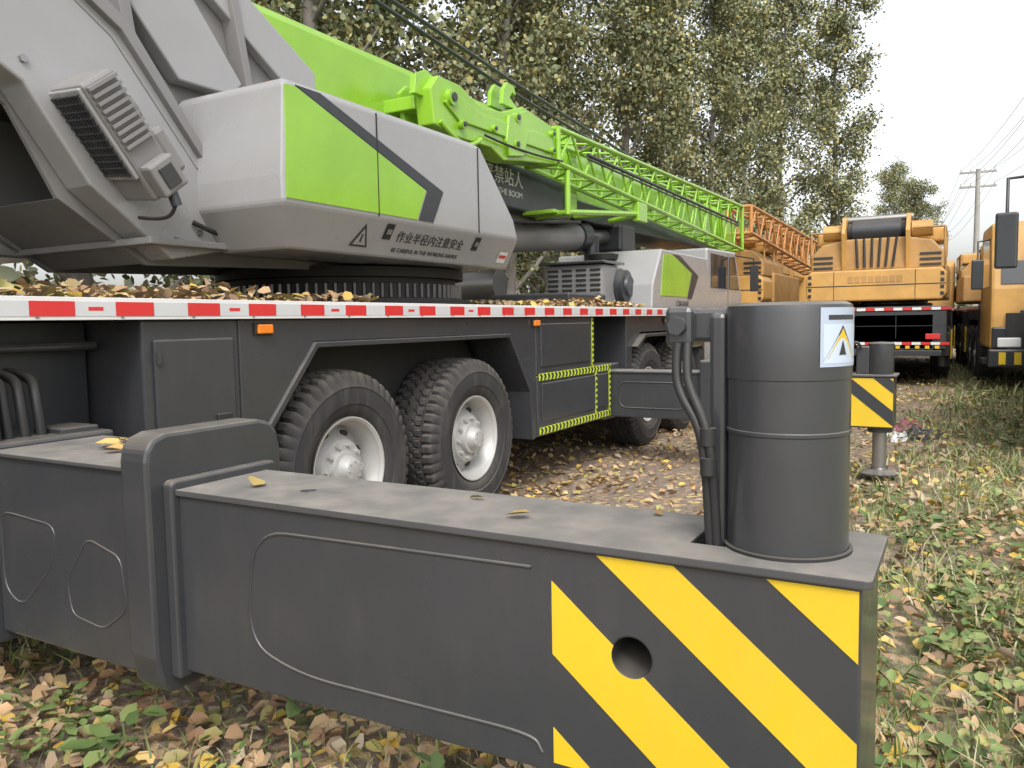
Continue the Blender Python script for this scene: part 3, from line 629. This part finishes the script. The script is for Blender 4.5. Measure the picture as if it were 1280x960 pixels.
    multicyl(P,"handrails",[((s*1.15,.4,2.95),(s*1.15,2.3,2.95)) for s in (-1,1)]+[((s*1.15,y,2.5),(s*1.15,y,2.95)) for s in (-1,1) for y in (.4,1.35,2.3)]+[((-1.15,.4,2.95),(-.62,.4,2.95)),((.62,.4,2.95),(1.15,.4,2.95))],.02,pm2)
    multicyl(P,"hose_bundle",[((-.3+.12*i,.3,2.25),(-.34+.14*i,.34,2.8)) for i in range(6)],.022,RB)
    tube(P,"hook_block_line",[(0,boomlen+.4,2.6),(0,boomlen+.4,1.9)],.02,CH)
    for s in (-1,1):
        for y in (1.0,6.75):
            box(P,"outrigger_box",s*1.0,s*1.27,y,y+.35,.55,1.0,grey,.015); box(P,"outrigger_end",s*1.27,s*1.30,y-.02,y+.37,.5,1.05,YL,.005)
            cyl(P,"outrigger_leg",(s*1.15,y+.17,.35),(s*1.15,y+.17,1.1),.09,grey)
    return P
c2=carrier((-1.48,16.3),0,OR,OR2)
cR=carrier((.92,27.6),math.radians(180+3.3),OR,OR2)
cN=carrier((2.66,20.2),math.radians(180-4.5),OR2,OR2,L=12.)
c3=carrier((-4.75,16.6),0,OR,OR2)
lattice(c3,"jib_lattice",-1.0,7.5,3.45,3.35,2.95,2.55,.75,1.2,11,paint("lattice_orange",(.50,.22,.06),.45,.3),.035,.02)

# ================================================================== ground
def axisvals():
    a=list(np.arange(-12,12.01,.3)); b=[12*1.18**k for k in range(1,20)]
    return np.array([-x for x in b[::-1]]+a+b)
gx=axisvals(); gy=axisvals()+8
XX,YY=np.meshgrid(gx,gy,indexing='ij')
def gz(x,y):
    h=.035*np.sin(x*1.3+.5)*np.cos(y*.9)+.025*np.sin(x*2.9+y*2.1)+.015*np.sin(x*5.3-y*4.4)
    m=np.clip((x+2.4)/1.5,0,1)
    return h*m*np.clip(1-np.abs(x)/60,0,1)
ZZ=gz(XX,YY)
nx,ny=len(gx),len(gy)
v=np.column_stack([XX.ravel(),YY.ravel(),ZZ.ravel()])
idx=np.arange(nx*ny).reshape(nx,ny)
fc=np.stack([idx[:-1,:-1],idx[1:,:-1],idx[1:,1:],idx[:-1,1:]],-1).reshape(-1,4)
me=bpy.data.meshes.new("ground"); me.from_pydata(v.tolist(),[],fc.tolist()); me.update()
for p in me.polygons: p.use_smooth=True
GM,nt,b=newmat("leafy_soil")
nA=noise(nt,1.1,4); nB=noise(nt,24,4)
soil=mixc(nt,ramp(nt,nB,[(.35,0.),(.65,1.)]),(.13,.095,.068),(.28,.22,.165))
g=N(nt,"ShaderNodeNewGeometry"); sx=N(nt,"ShaderNodeSeparateXYZ"); nt.links.new(g.outputs['Position'],sx.inputs[0])
mr=N(nt,"ShaderNodeMapRange"); nt.links.new(sx.outputs['X'],mr.inputs[0]); mr.inputs[1].default_value=-2.2; mr.inputs[2].default_value=.6; mr.inputs[3].default_value=-.25; mr.inputs[4].default_value=.10
ad=N(nt,"ShaderNodeMath",operation='ADD'); nt.links.new(mr.outputs[0],ad.inputs[0]); nt.links.new(nA,ad.inputs[1])
grassc=mixc(nt,nB,(.08,.10,.035),(.26,.26,.13))
base=mixc(nt,ramp(nt,ad.outputs[0],[(.42,0.),(.62,1.)]),soil,grassc)
vo=N(nt,"ShaderNodeTexVoronoi"); vo.inputs['Scale'].default_value=22; nt.links.new(g.outputs['Position'],vo.inputs['Vector'])
sep=N(nt,"ShaderNodeSeparateColor"); nt.links.new(vo.outputs['Color'],sep.inputs[0])
lc=ramp(nt,sep.outputs[0],[(0,(.42,.27,.15)),(.4,(.30,.18,.10)),(.7,(.50,.38,.22)),(1,(.45,.36,.12))])
sel=N(nt,"ShaderNodeMath",operation='GREATER_THAN'); nt.links.new(sep.outputs[1],sel.inputs[0]); sel.inputs[1].default_value=.80
base=mixc(nt,sel.outputs[0],base,lc)
nt.links.new(base,b.inputs['Base Color']); b.inputs['Roughness'].default_value=.9
bp=N(nt,"ShaderNodeBump"); bp.inputs['Strength'].default_value=.7; bp.inputs['Distance'].default_value=.03; nt.links.new(nB,bp.inputs['Height']); nt.links.new(bp.outputs[0],b.inputs['Normal'])
obj("ground",me,None,GM)

def polar(n,r0,r1,b0,b1,pw=1.0):
    r=r0+(r1-r0)*rng.random(n)**pw; a=np.radians(rng.uniform(b0,b1,n))
    return r*np.sin(a), r*np.cos(a), r
x,y,r=polar(52000,.7,34,-72,14,1.2)
trk=np.exp(-((x+1.85)/.8)**2)*(y>3)
clump=.5+.5*np.sin(x*2.3+np.sin(y*1.9)*1.5)*np.sin(y*1.7+np.cos(x*2.2))
k=(x>-5.8)&(rng.random(len(x))<(1-.6*trk)*(.42+.5*clump)*np.where(x>-.6,.9,1)); x,y,r=x[k],y[k],r[k]
n=len(x); pos=np.column_stack([x,y,gz(x,y)+.008+rng.random(n)*.02+np.where((x>-.8)|(y<2.5),.03,0)])
leaf_mesh("leaf_litter",pos,rng.uniform(.03,.085,n),rng.uniform(.013,.036,n),rng.uniform(0,6.3,n),rng.normal(0,.35,n),rng.normal(0,.5,n),rng.uniform(0,1.1,n),LEAFMAT)
# grass blades (green and dry)
x,y,r=polar(115000,.6,26,-75,16,1.3)
dens=np.clip((x+1.0)/1.2,0,1)+np.where((y<2.6)&(x<-.3),.5,0)
pat=.5+.5*np.sin(x*2.1+1.3*np.sin(y*1.7))*np.cos(y*1.6+np.sin(x*1.9))
k=rng.random(len(x))<np.clip(dens,0,1)*(.25+.75*pat); x,y,r=x[k],y[k],r[k]; n=len(x)
hgt=rng.uniform(.03,.14,n)*(.6+1.0*pat[k]); wd=rng.uniform(.0018,.004,n)*(1+r*.12); az=rng.uniform(0,6.28,n); ln=rng.uniform(.2,1.3,n)*hgt; la=rng.uniform(0,6.28,n)
z=gz(x,y)
c,s=np.cos(az),np.sin(az)
V=np.zeros((n,5,3))
V[:,0]=np.column_stack([x-c*wd,y-s*wd,z]);V[:,1]=np.column_stack([x+c*wd,y+s*wd,z])
mx=x+np.cos(la)*ln*.35;my=y+np.sin(la)*ln*.35
V[:,2]=np.column_stack([mx+c*wd*.8,my+s*wd*.8,z+hgt*.6]);V[:,3]=np.column_stack([mx-c*wd*.8,my-s*wd*.8,z+hgt*.6])
V[:,4]=np.column_stack([x+np.cos(la)*ln,y+np.sin(la)*ln,z+hgt])
me=bpy.data.meshes.new("grass"); me.vertices.add(n*5); me.vertices.foreach_set("co",V.ravel())
o5=(np.arange(n)*5)[:,None]
loops=np.concatenate([o5+np.array([[0,1,2,3]]),o5+np.array([[3,2,4]])],1).reshape(-1)
me.loops.add(len(loops)); me.loops.foreach_set("vertex_index",loops.astype(np.int32))
ls=np.column_stack([np.arange(n)*7,np.arange(n)*7+4]).ravel()
me.polygons.add(n*2); me.polygons.foreach_set("loop_start",ls.astype(np.int32)); me.update(calc_edges=True); me.validate()
obj("grass",me,None,island("grass_blade",[(0,(.10,.15,.04)),(.35,(.17,.23,.065)),(.6,(.27,.30,.11)),(.8,(.42,.39,.22)),(1,(.54,.48,.33))],.6,0,.3))
# broadleaf weeds
x,y,r=polar(3000,.75,16,-75,16,1.1)
dens=np.clip((x+.9)/1.0,0,1)+np.where((y<2.5)&(x<-.2),.75,0)
pat=.5+.5*np.sin(x*1.3+2+1.1*np.sin(y*1.1))*np.cos(y*1.2+1+np.sin(x*1.4))
k=rng.random(len(x))<np.clip(dens,0,1)*np.clip(pat*1.6,.15,1); x,y=x[k],y[k]
P=[];Lg=[];W=[];YA=[];TI=[]
for a,bb in zip(x,y):
    m=random.randint(6,15); Rr=random.uniform(.04,.14); H=random.uniform(.03,.18); sz=random.uniform(.028,.075)
    for j in range(m):
        t=random.uniform(0,6.28); q=Rr*math.sqrt(random.random())
        P.append((a+q*math.cos(t),bb+q*math.sin(t),float(gz(np.array(a),np.array(bb)))+.02+H*random.random()))
        s_=sz*random.uniform(.7,1.3); Lg.append(s_); W.append(s_*random.uniform(.28,.42)); YA.append(t-math.pi/2+random.uniform(-.5,.5)); TI.append(random.uniform(-.2,.5))
n=len(P)
leaf_mesh("weeds",np.array(P),np.array(Lg),np.array(W),np.array(YA),np.array(TI),rng.normal(0,.25,n),rng.uniform(.1,.6,n),island("weed_leaf",[(0,(.08,.13,.045)),(.35,(.13,.19,.06)),(.65,(.19,.26,.09)),(.88,(.28,.32,.12)),(1,(.40,.37,.15))],.45,0,.25))
def heap(name,cx,cy,w,h,mat,seed):
    v=[];f=[];m=22
    for i in range(m+1):
        for j in range(m+1):
            u=i/m*2-1;t=j/m*2-1; q=max(0,1-(u*u+t*t))
            zz=h*q**.6*(.6+.4*math.sin(u*7+seed)*math.cos(t*6+seed*2)+.2*math.sin(u*15+t*11))
            v.append((cx+w*u*(1+.15*math.sin(t*5+seed)),cy+w*.7*t*(1+.2*math.cos(u*4)),max(-.03,zz-.02)))
    for i in range(m):
        for j in range(m):
            a=i*(m+1)+j; f.append((a,a+1,a+m+2,a+m+1))
    return pyd(name,v,f,None,mat,0,True)
heap("discarded_cloth",-.38,9.7,.28,.16,paint("dark_cloth",(.05,.05,.07),.8,.1,var=.4),3)
heap("discarded_cloth",-.55,10.1,.24,.2,paint("pink_cloth",(.35,.12,.15),.8,.1,var=.5),5)
heap("plastic_bag",-.62,9.6,.16,.12,paint("bag_white",(.6,.6,.6),.4,.1),8)
heap("plastic_bag",.62,7.6,.10,.06,paint("bag_blue_white",(.55,.65,.75),.4,.1),9)
heap("plastic_bag",-1.35,2.3,.10,.06,WH,11)

# ================================================================== trees
FOL=island("foliage_hazed",[(0,(.13,.155,.08)),(.3,(.19,.215,.11)),(.6,(.25,.265,.14)),(.85,(.34,.32,.15)),(1,(.48,.40,.15))],.6,0,.35,.5)  # leaf greens lightened in the colour itself to suggest hazy air
FOL2=island("foliage_far_hazed",[(0,(.24,.27,.18)),(.4,(.30,.33,.22)),(.8,(.36,.37,.25)),(1,(.44,.41,.25))],.6,0,.2,.4)  # distance haze painted into the far leaves as paler, greyer greens
def tree_data(seed,H,spread,nleaf,lsize,base=.16):
    rr=random.Random(seed); v=[];f=[]; cl=[]
    def branch(pts,rad,sides=7):
        n0=len(v)
        for i,(p,r_) in enumerate(zip(pts,rad)):
            d=(pts[min(i+1,len(pts)-1)]-pts[max(i-1,0)]).normalized(); a=d.orthogonal().normalized(); b2=d.cross(a)
            for k in range(sides):
                t=2*math.pi*k/sides; v.append(p+(a*math.cos(t)+b2*math.sin(t))*r_)
        for i in range(len(pts)-1):
            for k in range(sides): f.append((n0+i*sides+k,n0+i*sides+(k+1)%sides,n0+(i+1)*sides+(k+1)%sides,n0+(i+1)*sides+k))
    tp=[Vector((0,0,-.1))]
    for i in range(1,13): tp.append(Vector((tp[-1].x+rr.gauss(0,.09),tp[-1].y+rr.gauss(0,.09),H*i/12)))
    rad=[.17*(1-i/13)**.9+.012 for i in range(13)]; branch(tp,rad,10)
    nl=32
    for i in range(nl):
        t=base+(.97-base)*(i/nl)**.9; fi=t*12; k=int(fi); p0=tp[k].lerp(tp[min(k+1,12)],fi-k)
        az=i*2.4+rr.uniform(-.4,.4); L=spread*(1.15-t*.75)*rr.uniform(.55,1.2)
        el=rr.uniform(.35,.95); d=Vector((math.cos(az)*math.cos(el),math.sin(az)*math.cos(el),math.sin(el)))
        pts=[p0]
        for s in range(4):
            d=(d+Vector((rr.gauss(0,.13),rr.gauss(0,.13),rr.gauss(.06,.1)))).normalized(); pts.append(pts[-1]+d*L/4)
        r0=.055*(1-t)+.02; branch(pts,[r0*(1-j/5)+.006 for j in range(5)],5)
        for s in range(8):
            u=rr.uniform(.3,1)*4; k2=min(3,int(u)); q=pts[k2].lerp(pts[k2+1],u-k2)
            d2=Vector((rr.gauss(0,1),rr.gauss(0,1),rr.gauss(.2,.6))).normalized(); ll=rr.uniform(.25,.8)
            e=q+d2*ll; branch([q,q.lerp(e,.5)+Vector((0,0,.03)),e],[.012,.008,.004],3); cl.append((e,rr.uniform(.3,1.8))); cl.append((q.lerp(e,.6),rr.uniform(.2,1)))
    me=bpy.data.meshes.new("trunk_and_limbs"); me.from_pydata([tuple(a) for a in v],[],f); me.update()
    for p in me.polygons: p.use_smooth=True
    me.materials.append(BARK)
    R=np.random.default_rng(seed); w=np.array([c[1] for c in cl]); w/=w.sum(); ci=R.choice(len(cl),nleaf,p=w)
    cc=np.array([tuple(c[0]) for c in cl])[ci]; pos=cc+R.normal(0,1,(nleaf,3))*np.array([.24,.24,.2])
    s=R.uniform(.7,1.3,nleaf)*lsize
    lo=leaf_mesh("crown",pos,s,s*.43,R.uniform(0,6.3,nleaf),R.normal(0,.9,nleaf),R.normal(0,.8,nleaf),R.uniform(0,.4,nleaf),FOL)
    lm=lo.data; bpy.data.objects.remove(lo)
    return me,lm
TD=[tree_data(1,13,3.0,18000,.115,.12),tree_data(5,15,3.1,19500,.12,.10),tree_data(9,11.5,3.3,17000,.115,.14)]
def tree(x,y,k,s=1.,rot=0.):
    e=empty("poplar_tree",(x,y,0),rot); e.scale=(s,s,s)
    for nm,m in (("trunk_and_limbs",TD[k][0]),("crown",TD[k][1])):
        o=bpy.data.objects.new(nm,m); COL.objects.link(o); o.parent=e
tl_=[(-9.2,3.4,2,.8),(-9.6,6.0,0,.9),(-9.0,9.0,1,.85),(-9.4,12.4,2,.95),(-8.9,15.8,0,.95),(-9.5,19.5,1,.9),(-9.0,23.2,0,1.05),(-9.3,27,2,1.1),(-8.9,31,1,1.0),(-8.4,35.5,0,1.15),(-7.2,40.5,1,1.15),(-5.9,46,1,1.2),(-12.8,13,0,.95),(-12.3,24,2,1.1),(-10.,-.5,1,.9)]
for i,(a,b_,k,s) in enumerate(tl_): tree(a,b_,k,s,i*1.1)
for i,(a,b_,k,s) in enumerate([(-3.4,72,2,1.0),(-5.5,78,0,1.1),(7.5,62,2,.85),(11,58,0,.8),(14,66,1,.8)]): tree(a,b_,k,s,i*2.)
n=16000
yy=rng.uniform(-4,46,n); hh=1.6+.9*np.sin(yy*1.1)+.6*np.sin(yy*2.7+1)
pos=np.column_stack([-10.6+rng.normal(0,.7,n)+.5*np.sin(yy*.8),yy,np.clip(rng.random(n)**.8,0,1)*hh*1.25])
s=rng.uniform(.09,.18,n)
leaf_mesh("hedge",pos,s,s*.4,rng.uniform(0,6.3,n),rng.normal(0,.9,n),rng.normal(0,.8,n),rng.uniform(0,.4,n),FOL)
n=38000
seg=rng.random(n)
X1=np.where(seg<.6,-18+rng.normal(0,1.6,n),rng.uniform(-40,60,n)); Y1=np.where(seg<.6,rng.uniform(-10,80,n),115+rng.normal(0,4,n))
par=np.where(seg<.6,Y1,X1)
hm=np.where(seg<.6,9.5+1.8*np.sin(par*.55)+1.2*np.sin(par*1.3+2),6.5+1.6*np.sin(par*.33)+1.*np.sin(par*.9))
pos=np.column_stack([X1,Y1,hm*np.sqrt(rng.random(n))*rng.uniform(.75,1.1,n)])
s=np.where(seg<.6,rng.uniform(.24,.45,n),rng.uniform(.6,1.1,n))
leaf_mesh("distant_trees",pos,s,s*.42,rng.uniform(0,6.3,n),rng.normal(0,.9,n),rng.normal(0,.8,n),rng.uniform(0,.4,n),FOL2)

# ================================================================== poles and lines
def pole(x,y,H=8.4,yaw=0.):
    P=empty("utility_pole",(x,y,0),yaw)
    cyl(P,"shaft",(0,0,-.2),(0,0,H),.17,CONC,r1=.10,seg=16)
    for z in (H-.15,H-.85): box(P,"crossarm",-.8,.8,-.05,.05,z-.05,z+.05,CONC,.01)
    for z in (H-.15,H-.85):
        for xx in (-.72,-.3,.3,.72): lathe(P,"insulator",(xx,0,z+.05),(0,0,1),[(0,.03),(.05,.05),(.08,.03),(.12,.05),(.16,.02),(.17,0)],WH,10)
    return P
pls=[(-2.6,82),(.45,46),(3.6,13.5),(6.6,-18)]
for a,b_ in pls: pole(a,b_,8.4,.09)
W=empty("power_lines")
for i in range(3):
    for z in (8.42,7.72):
        for off in (-.72,-.3,.72):
            a=pls[i];b_=pls[i+1]; pts=[]
            for k in range(13):
                t=k/12; pts.append((a[0]+(b_[0]-a[0])*t+off,a[1]+(b_[1]-a[1])*t,z-1.0*4*t*(1-t)*.7))
            tube(W,"wire",pts,.009,CH,res=1)

# ================================================================== light, world, camera
w=bpy.data.worlds.new("World"); scene.world=w; w.use_nodes=True; nt=w.node_tree; nt.nodes.clear()
sky=nt.nodes.new("ShaderNodeTexSky"); sky.sky_type='NISHITA'; sky.sun_disc=False
AZ=math.radians(150); EL=math.radians(48)
sky.sun_elevation=EL; sky.sun_rotation=AZ; sky.dust_density=4; sky.air_density=1.2
hs=nt.nodes.new("ShaderNodeHueSaturation"); hs.inputs['Saturation'].default_value=.22; hs.inputs['Value'].default_value=2.05
bg=nt.nodes.new("ShaderNodeBackground"); bg.inputs[1].default_value=.15; wo=nt.nodes.new("ShaderNodeOutputWorld")
nt.links.new(sky.outputs[0],hs.inputs['Color']); nt.links.new(hs.outputs[0],bg.inputs[0]); nt.links.new(bg.outputs[0],wo.inputs[0])
sl=bpy.data.lights.new("sun","SUN"); sl.energy=1.2; sl.angle=math.radians(14); sl.color=(1,.95,.88)
so=bpy.data.objects.new("sun",sl); COL.objects.link(so)
d=Vector((math.sin(AZ)*math.cos(EL),math.cos(AZ)*math.cos(EL),math.sin(EL))); so.rotation_euler=d.to_track_quat('Z','Y').to_euler()
so.location=(5,-5,20)
scene.view_settings.view_transform='Standard'; scene.view_settings.look='None'; scene.view_settings.exposure=0
th=math.radians(29.45);p=math.radians(4.466);r=math.radians(1.0)
fh=Vector((-math.sin(th),math.cos(th),0));rt=Vector((math.cos(th),math.sin(th),0));up=Vector((0,0,1))
fw=fh*math.cos(p)-up*math.sin(p);u0=up*math.cos(p)+fh*math.sin(p)
R=rt*math.cos(r)-u0*math.sin(r);Uv=u0*math.cos(r)+rt*math.sin(r)
cd=bpy.data.cameras.new("camera"); cam=bpy.data.objects.new("camera",cd); COL.objects.link(cam)
M=Matrix((R,Uv,-fw)).transposed().to_4x4(); M.translation=(0,0,1.35); cam.matrix_world=M
cd.sensor_width=36; cd.lens=28.125; cd.clip_start=.05; cd.clip_end=1000
scene.camera=cam
